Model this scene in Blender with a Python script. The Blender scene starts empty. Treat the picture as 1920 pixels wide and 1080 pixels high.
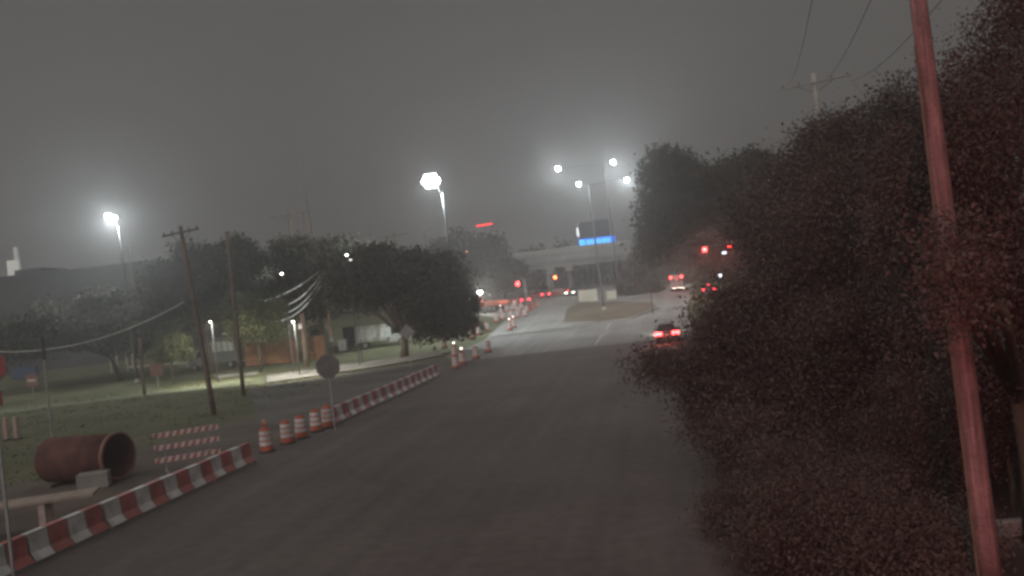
import bpy, bmesh, math, random
import numpy as np
from mathutils import Vector, Matrix

S = bpy.context.scene
R = math.radians
# ------------------------------------------------------------------ camera
CAM_H, FOC, YAW, ROLL = 5.8, 1700.0, R(9.4), R(6.3)
FWD = Vector((-math.sin(YAW), math.cos(YAW), 0)); RGT = Vector((math.cos(YAW), math.sin(YAW), 0)); UP = Vector((0, 0, 1))
CAM = Vector((0, 0, CAM_H))
cd = bpy.data.cameras.new('camera'); cam = bpy.data.objects.new('camera', cd); S.collection.objects.link(cam)
cax = RGT * math.cos(ROLL) - UP * math.sin(ROLL); cay = RGT * math.sin(ROLL) + UP * math.cos(ROLL)
cam.matrix_world = Matrix(((cax.x, cay.x, -FWD.x, CAM.x), (cax.y, cay.y, -FWD.y, CAM.y), (cax.z, cay.z, -FWD.z, CAM.z), (0, 0, 0, 1)))
cd.sensor_width = 36; cd.lens = 36 * FOC / 1920; cd.clip_start = .1; cd.clip_end = 3000
S.camera = cam
# ------------------------------------------------------------------ night sky: low cloud lit by the city
W = bpy.data.worlds.new('World'); S.world = W; W.use_nodes = True
nt = W.node_tree; bg = nt.nodes['Background']
tc = nt.nodes.new('ShaderNodeTexCoord'); nz = nt.nodes.new('ShaderNodeTexNoise'); nz.inputs['Scale'].default_value = 1.6; nz.inputs['Detail'].default_value = 3
mr = nt.nodes.new('ShaderNodeMapRange'); mr.inputs['To Min'].default_value = .93; mr.inputs['To Max'].default_value = 1.07
mx = nt.nodes.new('ShaderNodeMix'); mx.data_type = 'RGBA'; mx.blend_type = 'MULTIPLY'; mx.inputs[0].default_value = 1
mx.inputs[6].default_value = (.102, .097, .093, 1)
nt.links.new(tc.outputs['Generated'], nz.inputs['Vector']); nt.links.new(nz.outputs['Fac'], mr.inputs['Value'])
nt.links.new(mr.outputs['Result'], mx.inputs[7]); nt.links.new(mx.outputs[2], bg.inputs['Color'])
bg.inputs['Strength'].default_value = 1.0
# wide sun lamp added to lift the ground, standing for city glow behind camera
sl = bpy.data.lights.new('sun', 'SUN'); sl.energy = 1.25; sl.angle = R(70); sl.color = (1, .90, .85)
so = bpy.data.objects.new('sun', sl); S.collection.objects.link(so); so.rotation_euler = (R(48), 0, R(-25))
S.view_settings.view_transform = 'Standard'; S.view_settings.look = 'None'; S.view_settings.exposure = 0; S.view_settings.gamma = 1
S.view_settings.use_curve_mapping = False
cy = S.cycles
cy.max_bounces = 6; cy.diffuse_bounces = 2; cy.glossy_bounces = 2; cy.transmission_bounces = 3; cy.volume_bounces = 1
cy.transparent_max_bounces = 6; cy.sample_clamp_indirect = 1.5; cy.sample_clamp_direct = 0
cy.filter_width = 3.0; cy.use_denoising = True; cy.denoiser = 'OPENIMAGEDENOISE'
HAZE_D = .0026

# ------------------------------------------------------------------ helpers
rng = random.Random(7); nrg = np.random.default_rng(11)
COL = S.collection
def clampf(a, lo, hi): return max(lo, min(hi, a))
def g(y):                                    # height of the ground: level, then climbing to the overpass
    t = clampf((y - 68) / 122., 0, 1); return 4.4 * t * t * (3 - 2 * t)
def uv(x, y):
    dx, dy = x - 960, y - 540
    return dx * math.cos(ROLL) - dy * math.sin(ROLL), dx * math.sin(ROLL) + dy * math.cos(ROLL)
def P(x, y, d):                              # point seen at photo pixel (x, y) at depth d
    u, v = uv(x, y); return CAM + FWD * d + RGT * (d * u / FOC) - UP * (d * v / FOC)
def G(x, y):                                 # point of the ground seen at photo pixel (x, y)
    d = 5.
    for _ in range(4000):
        p = P(x, y, d)
        if p.z <= g(p.y): break
        d += .1
    return Vector((p.x, p.y, g(p.y)))
def onG(p): return Vector((p[0], p[1], g(p[1])))
def depth(p): return (Vector(p) - CAM).dot(FWD)

MATS = {}
def mat(name, col, rough=.8, var=.25, scale=3., metal=0., emit=None, strength=0., bump=0., spec=.4, col2=None, coords='Object', trans=0., grain=0.):
    if name in MATS: return MATS[name]
    m = bpy.data.materials.new(name); m.use_nodes = True; n = m.node_tree; b = n.nodes['Principled BSDF']
    b.inputs['Roughness'].default_value = rough; b.inputs['Metallic'].default_value = metal
    b.inputs['Specular IOR Level'].default_value = spec
    t = n.nodes.new('ShaderNodeTexCoord'); z = n.nodes.new('ShaderNodeTexNoise'); z.inputs['Scale'].default_value = scale; z.inputs['Detail'].default_value = 6
    n.links.new(t.outputs[coords], z.inputs['Vector'])
    r = n.nodes.new('ShaderNodeValToRGB')
    c2 = col2 if col2 else tuple(clampf(c * (1 + var), 0, 1) for c in col)
    c1 = tuple(c * (1 - var) for c in col)
    r.color_ramp.elements[0].position = .32; r.color_ramp.elements[1].position = .68
    r.color_ramp.elements[0].color = (*c1, 1); r.color_ramp.elements[1].color = (*c2, 1)
    n.links.new(z.outputs['Fac'], r.inputs['Fac'])
    out = r.outputs['Color']
    if grain:
        z2 = n.nodes.new('ShaderNodeTexNoise'); z2.inputs['Scale'].default_value = scale * 14; z2.inputs['Detail'].default_value = 4
        n.links.new(t.outputs[coords], z2.inputs['Vector'])
        mr = n.nodes.new('ShaderNodeMapRange'); mr.inputs['To Min'].default_value = 1 - grain; mr.inputs['To Max'].default_value = 1 + grain
        n.links.new(z2.outputs['Fac'], mr.inputs['Value'])
        mm = n.nodes.new('ShaderNodeMix'); mm.data_type = 'RGBA'; mm.blend_type = 'MULTIPLY'; mm.inputs[0].default_value = 1
        n.links.new(out, mm.inputs[6]); n.links.new(mr.outputs['Result'], mm.inputs[7]); out = mm.outputs[2]
    n.links.new(out, b.inputs['Base Color'])
    if bump:
        bp = n.nodes.new('ShaderNodeBump'); bp.inputs['Strength'].default_value = bump; bp.inputs['Distance'].default_value = .03
        z3 = n.nodes.new('ShaderNodeTexNoise'); z3.inputs['Scale'].default_value = scale * 8; z3.inputs['Detail'].default_value = 5
        n.links.new(t.outputs[coords], z3.inputs['Vector']); n.links.new(z3.outputs['Fac'], bp.inputs['Height']); n.links.new(bp.outputs['Normal'], b.inputs['Normal'])
    if emit:
        b.inputs['Emission Color'].default_value = (*emit, 1); b.inputs['Emission Strength'].default_value = strength
    if emit: m.cycles.emission_sampling = 'NONE'      # the lamp objects beside each lens carry its light
    if trans:
        b.inputs['Transmission Weight'].default_value = trans
    MATS[name] = m
    return m

class MB:
    """collects shapes for ONE mesh"""
    def __init__(s): s.v = []; s.f = []
    def add(s, vs, fs):
        o = len(s.v); s.v += [tuple(v) for v in vs]; s.f += [tuple(i + o for i in f) for f in fs]; return s
    def box(s, x0, x1, y0, y1, z0, z1, M=None, ch=0.):
        if ch:
            vs = []; fs = []
            for z, k in ((z0, ch), (z0 + ch, 0), (z1 - ch, 0), (z1, ch)):
                vs += [(x0 + k, y0 + k, z), (x1 - k, y0 + k, z), (x1 - k, y1 - k, z), (x0 + k, y1 - k, z)]
            for l in range(3):
                for i in range(4):
                    j = (i + 1) % 4; fs.append((l * 4 + i, l * 4 + j, l * 4 + 4 + j, l * 4 + 4 + i))
            fs += [(3, 2, 1, 0), (12, 13, 14, 15)]
        else:
            vs = [(x0, y0, z0), (x1, y0, z0), (x1, y1, z0), (x0, y1, z0), (x0, y0, z1), (x1, y0, z1), (x1, y1, z1), (x0, y1, z1)]
            fs = [(3, 2, 1, 0), (4, 5, 6, 7), (0, 1, 5, 4), (1, 2, 6, 5), (2, 3, 7, 6), (3, 0, 4, 7)]
        if M is not None: vs = [M @ Vector(v) for v in vs]
        return s.add(vs, fs)
    def tube(s, pts, rad, n=8, cap=True):
        pts = [Vector(p) for p in pts]; rads = rad if isinstance(rad, (list, tuple)) else [rad] * len(pts)
        vs = []; fs = []
        for i, p in enumerate(pts):
            t = (pts[min(i + 1, len(pts) - 1)] - pts[max(i - 1, 0)]).normalized()
            a = t.cross(Vector((0, 0, 1)))
            if a.length < 1e-3: a = t.cross(Vector((1, 0, 0)))
            a.normalize(); b = a.cross(t)
            for k in range(n):
                th = 2 * math.pi * k / n; vs.append(p + (a * math.cos(th) + b * math.sin(th)) * rads[i])
        for i in range(len(pts) - 1):
            for k in range(n):
                k2 = (k + 1) % n; fs.append((i * n + k, i * n + k2, i * n + n + k2, i * n + n + k))
        if cap: fs += [tuple(range(n))[::-1], tuple((len(pts) - 1) * n + k for k in range(n))]
        return s.add(vs, fs)
    def lathe(s, prof, n=16, c=(0, 0, 0)):
        vs = []; fs = []
        for r, z in prof:
            for k in range(n):
                th = 2 * math.pi * k / n; vs.append((c[0] + r * math.cos(th), c[1] + r * math.sin(th), c[2] + z))
        for i in range(len(prof) - 1):
            for k in range(n):
                k2 = (k + 1) % n; fs.append((i * n + k, i * n + k2, i * n + n + k2, i * n + n + k))
        fs += [tuple(range(n))[::-1], tuple((len(prof) - 1) * n + k for k in range(n))]
        return s.add(vs, fs)
    def prism(s, poly, y0, y1):              # polygon in (x, z) pushed along y
        n = len(poly); vs = [(x, y0, z) for x, z in poly] + [(x, y1, z) for x, z in poly]
        fs = [tuple(range(n)), tuple(range(2 * n - 1, n - 1, -1))]
        for i in range(n):
            j = (i + 1) % n; fs.append((i, n + i, n + j, j))
        return s.add(vs, fs)
    def mesh(s, name, m, smooth=False):
        me = bpy.data.meshes.new(name); me.from_pydata(s.v, [], s.f); me.update()
        bm = bmesh.new(); bm.from_mesh(me); bmesh.ops.recalc_face_normals(bm, faces=bm.faces); bm.to_mesh(me); bm.free()
        if m: me.materials.append(m)
        if smooth: me.shade_smooth()
        return me
    def build(s, name, m, parent=None, smooth=False):
        o = bpy.data.objects.new(name, s.mesh(name, m, smooth)); COL.objects.link(o)
        if parent: o.parent = parent
        return o
def tag(o, label=None, cat=None, group=None, kind=None):
    if label: o['label'] = label
    if cat: o['category'] = cat
    if group: o['group'] = group
    if kind: o['kind'] = kind
    return o
def empty(name, loc, rz=0, label=None, cat=None, group=None):
    o = bpy.data.objects.new(name, None); COL.objects.link(o); o.location = loc; o.rotation_euler = (0, 0, rz)
    return tag(o, label, cat, group)
def share(name, me, parent, loc=(0, 0, 0), rot=(0, 0, 0)):
    o = bpy.data.objects.new(name, me); COL.objects.link(o); o.parent = parent; o.location = loc; o.rotation_euler = rot; return o
def copy_tree(o, parent=None):
    c = o.copy(); COL.objects.link(c)
    if parent: c.parent = parent
    for ch in list(o.children): copy_tree(ch, c)
    return c
def lamp(name, loc, power, color, parent=None, kind='POINT', radius=.15, rot=None, spot=None, blend=.6):
    l = bpy.data.lights.new(name, kind); l.energy = power; l.color = color
    l.shadow_soft_size = radius
    if spot: l.spot_size = R(spot); l.spot_blend = blend
    o = bpy.data.objects.new(name, l); COL.objects.link(o); o.location = loc
    if rot: o.rotation_euler = rot
    if parent: o.parent = parent
    return o
def sheet(name, pts, off, m, parent=None, kind='structure'):   # a polygon laid on the ground
    bm = bmesh.new(); bm.faces.new([bm.verts.new((p[0], p[1], 0)) for p in pts])
    ys = [p[1] for p in pts]; y = math.floor(min(ys) / 2) * 2 + 2
    while y < max(ys):
        if 60 < y < 200: bmesh.ops.bisect_plane(bm, geom=bm.verts[:] + bm.edges[:] + bm.faces[:], plane_co=(0, y, 0), plane_no=(0, 1, 0))
        y += 2
    for v in bm.verts: v.co.z = g(v.co.y) + off
    bmesh.ops.recalc_face_normals(bm, faces=bm.faces)
    me = bpy.data.meshes.new(name); bm.to_mesh(me); bm.free()
    if me.polygons and me.polygons[0].normal.z < 0: me.flip_normals()
    me.materials.append(m); o = bpy.data.objects.new(name, me); COL.objects.link(o)
    if parent: o.parent = parent
    elif kind: o['kind'] = kind
    return o
ORD = ['first', 'second', 'third', 'fourth', 'fifth', 'sixth', 'seventh', 'eighth', 'ninth', 'tenth']

# ------------------------------------------------------------------ materials
M_soil = mat('verge', (.085, .10, .042), .95, .3, .22, coords='Object', col2=(.12, .115, .06), grain=.45, bump=.5)
M_asph = mat('fresh_asphalt', (.11, .097, .092), .85, .15, .18, grain=.35, bump=.25, spec=.25)
M_old = mat('worn_asphalt', (.23, .222, .208), .75, .2, .15, grain=.3, bump=.2)
M_conc = mat('concrete', (.36, .35, .32), .85, .2, .7, grain=.2, bump=.2)
M_dirtconc = mat('dirty_concrete', (.25, .24, .22), .9, .3, .5, grain=.25)
M_paint = mat('road_paint', (.5, .48, .42), .7, .3, 2.)
M_white = mat('white_sheeting', (.58, .59, .58), .55, .25, 2.2, grain=.3)
M_red = mat('red_sheeting', (.42, .14, .125), .55, .25, 2.2, grain=.3)  # red paled to put the veil of haze into the colour
M_orange = mat('orange_plastic', (.46, .115, .06), .5, .22, 4., grain=.2)
M_rubber = mat('rubber', (.03, .03, .03), .8, .2)
M_steel = mat('galvanised_steel', (.32, .33, .33), .5, .2, 6., metal=.5)
M_dark = mat('dark_metal', (.05, .05, .052), .6, .2)
M_wood = mat('pole_wood', (.14, .10, .075), .85, .3, 2., grain=.3)
M_wood2 = mat('pale_pole_wood', (.42, .30, .22), .85, .2, 2., grain=.25)
M_board = mat('fence_board', (.30, .15, .08), .85, .25, 3., grain=.2)
M_rust = mat('rusty_steel', (.085, .034, .03), .85, .3, 1.5, col2=(.13, .05, .04), grain=.25, bump=.2)
M_lens = mat('lamp_lens', (.9, .95, 1), .3, 0., emit=(.86, .97, 1.), strength=40)
M_lens2 = mat('dim_lamp_lens', (.9, .95, 1), .3, 0., emit=(.86, .97, 1.), strength=26)
M_redl = mat('red_lit_lens', (.6, .03, .02), .3, 0., emit=(1., .035, .035), strength=22)
M_amber = mat('amber_red_lit_lens', (.6, .1, .02), .3, 0., emit=(1., .16, .05), strength=12)
M_tail = mat('brake_light', (.6, .03, .02), .3, 0., emit=(1., .04, .04), strength=24)
M_taild = mat('tail_light', (.6, .03, .02), .3, 0., emit=(1., .04, .06), strength=10)
M_head = mat('headlight_lens', (.9, .9, .9), .2, 0., emit=(1., .97, .85), strength=14)
M_glass = mat('dark_glass', (.02, .022, .025), .08, .1, spec=.8)
M_leafr = mat('leaf_near', (.098, .076, .068), .95, .2, .5, spec=.1)
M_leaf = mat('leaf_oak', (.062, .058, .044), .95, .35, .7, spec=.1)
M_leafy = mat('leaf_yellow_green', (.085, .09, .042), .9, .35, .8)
M_bark = mat('bark', (.085, .065, .05), .95, .3, 4., grain=.3)
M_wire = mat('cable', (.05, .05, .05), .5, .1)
M_wire2 = mat('pale_cable', (.78, .75, .70), .4, .1)  # pale albedo stands in for lamplight on the fanned cables
M_signback = mat('sign_back', (.14, .135, .13), .5, .15, 5., metal=.3)
M_beige = mat('beige_enamel', (.52, .49, .40), .6, .1, 2.)
M_green = mat('dark_green_metal', (.05, .10, .08), .6, .2)

def streaks(m, amt, scl=(1.3, .035, 1)):
    n = m.node_tree; b = n.nodes['Principled BSDF']; src = b.inputs['Base Color'].links[0].from_socket
    t = n.nodes.new('ShaderNodeTexCoord'); mp = n.nodes.new('ShaderNodeMapping'); mp.inputs['Scale'].default_value = scl
    z = n.nodes.new('ShaderNodeTexNoise'); z.inputs['Scale'].default_value = 1.; z.inputs['Detail'].default_value = 5
    mr = n.nodes.new('ShaderNodeMapRange'); mr.inputs['From Min'].default_value = .3; mr.inputs['From Max'].default_value = .7; mr.inputs['To Min'].default_value = 1 - amt; mr.inputs['To Max'].default_value = 1 + amt
    mm = n.nodes.new('ShaderNodeMix'); mm.data_type = 'RGBA'; mm.blend_type = 'MULTIPLY'; mm.inputs[0].default_value = 1
    n.links.new(t.outputs['Object'], mp.inputs['Vector']); n.links.new(mp.outputs['Vector'], z.inputs['Vector']); n.links.new(z.outputs['Fac'], mr.inputs['Value'])
    n.links.new(src, mm.inputs[6]); n.links.new(mr.outputs['Result'], mm.inputs[7]); n.links.new(mm.outputs[2], b.inputs['Base Color'])
streaks(M_asph, .12); streaks(M_old, .2)
# ------------------------------------------------------------------ ground, roads, paths
def terrain():
    xs = [-600, -300, -150, -80, -40, 0, 40, 80, 150, 300, 600]
    ys = [-40, 0, 30, 60] + list(range(62, 200, 2)) + [220, 260, 340, 500, 900]
    vs = [(x, y, g(y) - .012) for y in ys for x in xs]; n = len(xs)
    fs = [(j * n + i, j * n + i + 1, j * n + n + i + 1, j * n + n + i) for j in range(len(ys) - 1) for i in range(n - 1)]
    return MB().add(vs, fs).build('ground', M_soil)
tag(terrain(), kind='structure')
LX = -17.0                                        # line of the barrier
RX = 2.0                                          # kerb on the tree side
SEAM = 77.
def seamY(x): return SEAM + .14 * (x + 8)
near = [(LX - .9, -30), (RX, -30), (RX, seamY(RX)), (LX - .9, seamY(LX))]
sheet('road', near, .0, M_asph)
# older paving beyond the seam: a straight carriageway to the right and a shifted one running left to the overpass
pL = G(835, 668); pL2 = G(905, 640); pL3 = G(950, 596)
far = [(LX - .9, seamY(LX) + .02), (RX, seamY(RX) + .02), (RX + .5, 110), (RX + 4, 160), (RX + 6, 260), (-60, 260), (-52, 172), (pL3.x, pL3.y), (pL2.x, pL2.y), (pL.x, pL.y)]
sheet('far_road', far, .0, M_old)
# grassed island between the two carriageways
isl = [G(1052, 607), G(1120, 606), G(1185, 598), G(1238, 578), G(1228, 568), G(1150, 566), G(1085, 568), G(1060, 580)]
def island():
    pts = [Vector((p.x, p.y)) for p in isl]; c = sum(pts, Vector((0, 0))) / len(pts)
    inner = [c + (p - c) * .95 for p in pts]
    vs = []; n = len(pts)
    for p in pts: vs.append((p.x, p.y, g(p.y) - .05))
    for p in pts: vs.append((p.x, p.y, g(p.y) + .14))
    for p in inner: vs.append((p.x, p.y, g(p.y) + .14))
    fs = []
    for i in range(n):
        j = (i + 1) % n; fs += [(i, j, n + j, n + i), (n + i, n + j, 2 * n + j, 2 * n + i)]
    k = MB().add(vs, fs).build('kerb', M_dirtconc); k['kind'] = 'structure'
    sheet('median_island', [(p.x, p.y) for p in inner], .15, mat('dry_grass', (.115, .09, .058), .95, .35, .3, grain=.4))
island()
# faint lane line beyond the seam
for i, (a, b) in enumerate([((1116, 646), (1128, 628)), ((1136, 617), (1144, 606))]):
    p, q = G(*a), G(*b); w = Vector((.09, 0, 0))
    tag(sheet('lane_line', [p - w, p + w, q + w, q - w], .006, M_paint), kind='structure')
# pavement crossing the far side of the side street, and the side street itself
side_far = [G(500, 706), G(640, 686), G(740, 673), G(830, 660)]
side_near = [G(830, 668), G(740, 684), G(640, 699), G(500, 719)]
sheet('sidewalk', [(p.x, p.y) for p in side_far + side_near], .10, M_dirtconc)
st = [G(470, 726), G(640, 702), G(740, 687), G(832, 670), G(846, 706), G(640, 800), G(560, 800), G(480, 790)]
sheet('side_street', [(p.x, p.y) for p in st], -.004, mat('side_asphalt', (.10, .095, .085), .85, .3, .25, grain=.35))
sheet('lit_grass_strip', [G(0, 768), G(150, 752), G(300, 733), G(498, 706), G(498, 719), G(300, 740), G(150, 758), G(0, 778)], .02, mat('lit_grass_green', (.15, .17, .10), .9, .3, .4, grain=.3))  # strip of lamplit grass, its light put into a paler green
sheet('driveway', [G(400, 704), G(482, 697), G(486, 701), G(410, 709)], .004, M_conc)
sheet('darkened_verge', [(RX + .2, 6), (12, 6), (12, 44), (RX + .2, 44)], .0, mat('dark_verge_tone', (.055, .04, .034), .95, .35, .5, grain=.4))  # ground sheet added only to darken the verge under the trees
sheet('dirt_strip', [(LX - .95, 12), (LX - .95, 52), (LX - 4, 54), (LX - 7.5, 48), (LX - 9, 38), (LX - 12, 30), (LX - 14, 12)], -.006, mat('bare_dirt', (.105, .085, .07), .95, .3, .35, grain=.35, bump=.4))
# kerbs
def kerb(name, pts, h=.13, w=.16):
    m = MB(); vs = []; fs = []
    for p in pts:
        z = g(p[1]); vs += [(p[0] - w / 2, p[1], z - .05), (p[0] - w / 2, p[1], z + h), (p[0] + w / 2, p[1], z + h), (p[0] + w / 2, p[1], z - .05)]
    for i in range(len(pts) - 1):
        a = i * 4
        for k in range(3): fs.append((a + k, a + k + 1, a + 5 + k, a + 4 + k))
    return tag(m.add(vs, fs).build(name, M_conc), kind='structure')
kerb('kerb', [(RX + .1, y) for y in range(22, 66, 4)] + [(RX + .1, y) for y in range(66, 111, 3)])

# ------------------------------------------------------------------ barrier segments
def barrier_proto():
    root = empty('barrier_segment', (0, 0, 0)); L = 3.2
    prof = [(-.30, 0), (.30, 0), (.30, .08), (.15, .30), (.10, .80), (-.10, .80), (-.15, .30), (-.30, .08)]
    MB().prism(prof, .02, L - .02).build('body', M_dirtconc, root)
    for k in range(4):
        y0, y1 = k * .8 + .045, k * .8 + .775
        m = MB()
        for sx in (1, -1):
            a = [(.306 * sx, .09), (.158 * sx, .302), (.108 * sx, .79), (.10 * sx, .79), (.14 * sx, .30), (.29 * sx, .08)]
            m.prism(a if sx > 0 else a, y0, y1)
        m.box(-.1, .1, y0, y1, .802, .812)
        m.build('panel', M_white if k % 2 == 0 else M_red, root)
    return root
bproto = barrier_proto(); first = True
def place_barrier(y, label, jit=0):
    global first
    o = bproto if first else copy_tree(bproto); first = False
    o.location = (LX + jit, y, g(y)); o.rotation_euler = (math.atan2(g(y + 3.2) - g(y), 3.2), 0, rng.uniform(-.012, .012))
    tag(o, label, 'barrier', 'red and white traffic barriers along the road edge')
yA = G(494, 866).y; yB = G(634, 800).y
NEARN = 7
for i in range(NEARN):
    lab = 'red and white barrier segment, %s of the near run counting from the drums' % ORD[i] if i else 'red and white striped barrier segment next to the orange drum with a lamp'
    place_barrier(yA - 3.22 * (i + 1), lab, rng.uniform(-.05, .05))
FARN = 7
for i in range(FARN):
    lab = ('red and white striped barrier segment at the near end of the far run' if i == 0 else
           'red and white striped barrier segment at the far end, beside the clustered drums' if i == FARN - 1 else
           'red and white barrier segment, %s of the far run counting from the camera' % ORD[i])
    place_barrier(yB + 3.22 * i, lab, rng.uniform(-.05, .05))

# ------------------------------------------------------------------ traffic drums
def drum_proto(withlamp):
    root = empty('traffic_drum', (0, 0, 0))
    MB().lathe([(.36, 0), (.36, .05), (.30, .09), (.27, .09)], 16).build('base', M_rubber, root)
    MB().lathe([(.285, .06), (.285, .28), (.272, .29), (.272, .50), (.255, .51), (.255, .73), (.24, .74), (.24, .98), (.17, 1.0), (.17, 1.04)], 16).build('body', M_orange, root)
    for z0, z1, r in ((.31, .47, .275), (.535, .70, .258), (.76, .92, .243)):
        MB().lathe([(r, z0), (r + .004, z0 + .005), (r + .004, z1 - .005), (r, z1)], 16).build('band', M_white, root)
    MB().tube([(-.1, 0, 1.04), (-.1, 0, 1.10), (.1, 0, 1.10), (.1, 0, 1.04)], .018, 6).build('handle', M_orange, root)
    if withlamp:
        MB().box(-.06, .06, -.05, .05, 1.10, 1.22, ch=.01).build('battery_case', M_orange, root)
        l = MB().tube([(0, -.05, 1.32), (0, .05, 1.32)], .09, 12).build('warning_lamp', mat('pale_warning_lens', (.8, .75, .7), .3, 0., emit=(1., .95, .85), strength=3.) if withlamp == 2 else mat('amber_lens', (.7, .35, .2), .3), root)
    return root
dA = drum_proto(False); dB = drum_proto(True); dC = drum_proto(2); usedA = [False]; usedB = [False]; usedC = [False]
def drum(x, y, label, lampy=False):
    pr, u = (dC, usedC) if lampy == 2 else (dB, usedB) if lampy else (dA, usedA)
    o = copy_tree(pr) if u[0] else pr; u[0] = True
    p = G(x, y); o.location = p; o.rotation_euler = (rng.uniform(-.02, .02), rng.uniform(-.03, .03), rng.uniform(0, 6)); s = rng.uniform(.97, 1.04); o.scale = (s, s, s)
    tag(o, label, 'traffic drum', 'orange traffic drums')
drum(501, 848, 'orange drum with a warning lamp on top, nearest the near barrier run', True)
drum(540, 832, 'wide orange drum, second in the row of five between the two barrier runs')
drum(566, 822, 'orange drum in the middle of the row of five between barrier runs')
drum(594, 810, 'orange drum, fourth of the row of five between barrier runs')
drum(616, 802, 'orange drum touching the start of the far barrier run')
drum(834, 653, 'lone orange drum standing behind the white-topped drums at barrier end')
drum(853, 670, 'orange drum with a lit lamp directly behind the drum at the barrier end', 2)
drum(855, 692, 'orange drum at the far end of the striped barrier')
drum(868, 684, 'orange drum with a lit lamp just right of the barrier end', 2)
drum(893, 673, 'orange drum with pale bands, second on the road past the barrier end')
drum(916, 661, 'orange drum standing alone on the road past the pale banded drum')
drum(898, 629, 'orange drum at the road edge, nearer of the pair below the dark tree')
drum(914, 621, 'orange drum at the road edge, farther of the pair below the dark tree')
drum(931, 605, 'small pale orange drum at the road edge below the work vehicle')
drum(957, 620, 'bright white and orange drum, left one of the overlapping pair on the road', 2)  # lit lamp added to stand for the glare of its reflective bands
drum(964, 615, 'bright white and orange drum, right one of the overlapping pair on the road', 2)  # lamp added here too, in place of bright reflective bands
drum(958, 597, 'orange drum behind the overlapping bright pair, left one')
drum(970, 596, 'orange drum behind the overlapping bright pair, right one')
drum(985, 594, 'orange drum beside the orange plastic barricades near the overpass')
drum(950, 585, 'far orange drum in front of the orange work truck')
drum(962, 583, 'far orange drum right of the work truck')
drum(978, 580, 'far orange drum before the overpass, left of the orange barricades')

drum(884, 637, 'orange drum at the road edge under the oak, left of the nearer pair')
drum(944, 600, 'orange drum between the small pale drum and the overlapping bright pair')
drum(940, 590, 'far orange drum with a lit lamp at the foot of the work truck', 2)  # lit lamp added to brighten the work zone
drum(973, 588, 'orange drum right behind the pair above the overlapping bright drums')
drum(966, 576, 'distant orange drum under the left red signal')
drum(988, 586, 'orange drum touching the nearest orange barricade')
drum(930, 580, 'distant orange drum left of the lit-lamp drum at the work truck')
# ------------------------------------------------------------------ orange plastic barricades in the far work zone
pb = empty('plastic_barricade', (0, 0, 0))
MB().prism([(-.28, 0), (.28, 0), (.28, .15), (.12, .4), (.1, 1.05), (-.1, 1.05), (-.12, .4), (-.28, .15)], -.95, .95).build('body', M_orange, pb)
MB().box(-.105, .105, -.7, .7, .62, .85).build('reflector', M_white, pb)
for i, (a, lab) in enumerate([((992, 584), 'orange water-filled barricade nearest the drums before the overpass'), ((1000, 579), 'orange water-filled barricade in the middle of the row before the overpass'),
                              ((1008, 574), 'orange water-filled barricade at the far end of the row before the overpass')]):
    o = pb if i == 0 else copy_tree(pb); o.location = G(*a); o.rotation_euler = (0, 0, R(-12 + 10 * i)); tag(o, lab, 'barricade', 'orange plastic barricades')

# ------------------------------------------------------------------ striped type III barricade
def barricade(a, b, label):
    p, q = G(*a), G(*b); d = (q - p); L = 2.5; ang = math.atan2(d.y, d.x)
    root = empty('striped_barricade', (p + q) / 2, ang, label, 'barricade')
    for s in (-.85, .85):
        m = MB(); m.box(s - .03, s + .03, -.03, .03, .05, 1.62); m.build('post', M_steel, root)
        MB().box(s - .04, s + .04, -.6, .6, 0, .06).build('foot', M_steel, root)
    for zc in (.5, 1.0, 1.5):
        rail = MB().box(-L / 2, L / 2, -.06, -.03, zc - .1, zc + .1).build('rail', M_white, root)
        n = 9
        for k in range(n):
            x0 = -L / 2 + k * L / n; w = L / n * .52; sh = .09
            m = MB(); vs = [(x0, -.064, zc - .1), (x0 + w, -.064, zc - .1), (min(x0 + w + sh, L / 2), -.064, zc + .1), (min(x0 + sh, L / 2), -.064, zc + .1)]
            vs += [(v[0], -.0605, v[2]) for v in vs]
            m.add(vs, [(0, 1, 2, 3), (7, 6, 5, 4), (0, 4, 5, 1), (1, 5, 6, 2), (2, 6, 7, 3), (3, 7, 4, 0)]).build('stripe', M_red, rail)
    return root
barricade((298, 888), (412, 868), 'barricade with red and white striped rails standing behind the near barrier')

# ------------------------------------------------------------------ rusty pipe, work table
def pipe():
    c = G(148, 905); e = G(240, 896); ax = Vector((1, -.16, 0)).normalized(); ang = math.atan2(ax.y, ax.x)
    root = empty('steel_pipe', c, ang, 'large rusty red steel pipe lying on the dirt behind the barrier', 'pipe')
    n = 28; ro, ri, L = .9, .84, 3.3
    def ring(r, x): return [(x, r * math.cos(2 * math.pi * k / n), ro + .06 + r * math.sin(2 * math.pi * k / n)) for k in range(n)]
    vs = ring(ro, -1.2) + ring(ro, L - 1.2) + ring(ri, L - 1.2) + ring(ri, -1.2); fs = []
    for l in range(4):
        for k in range(n):
            k2 = (k + 1) % n; fs.append((l * n + k, l * n + k2, ((l + 1) % 4) * n + k2, ((l + 1) % 4) * n + k))
    MB().add(vs, fs).build('pipe_wall', M_rust, root, True)
    m = MB(); vs = ring(.94, L - 1.32) + ring(.94, L - 1.18) + ring(.835, L - 1.18) + ring(.9, L - 1.32)
    m.add(vs, fs).build('collar', mat('pale_rust', (.22, .11, .085), .8, .25, 3.), root, True)
    for x in (-.6, 1.5):
        MB().box(x - .1, x + .1, -.9, .9, 0, .12).build('timber', M_wood, root)
pipe()
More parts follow.
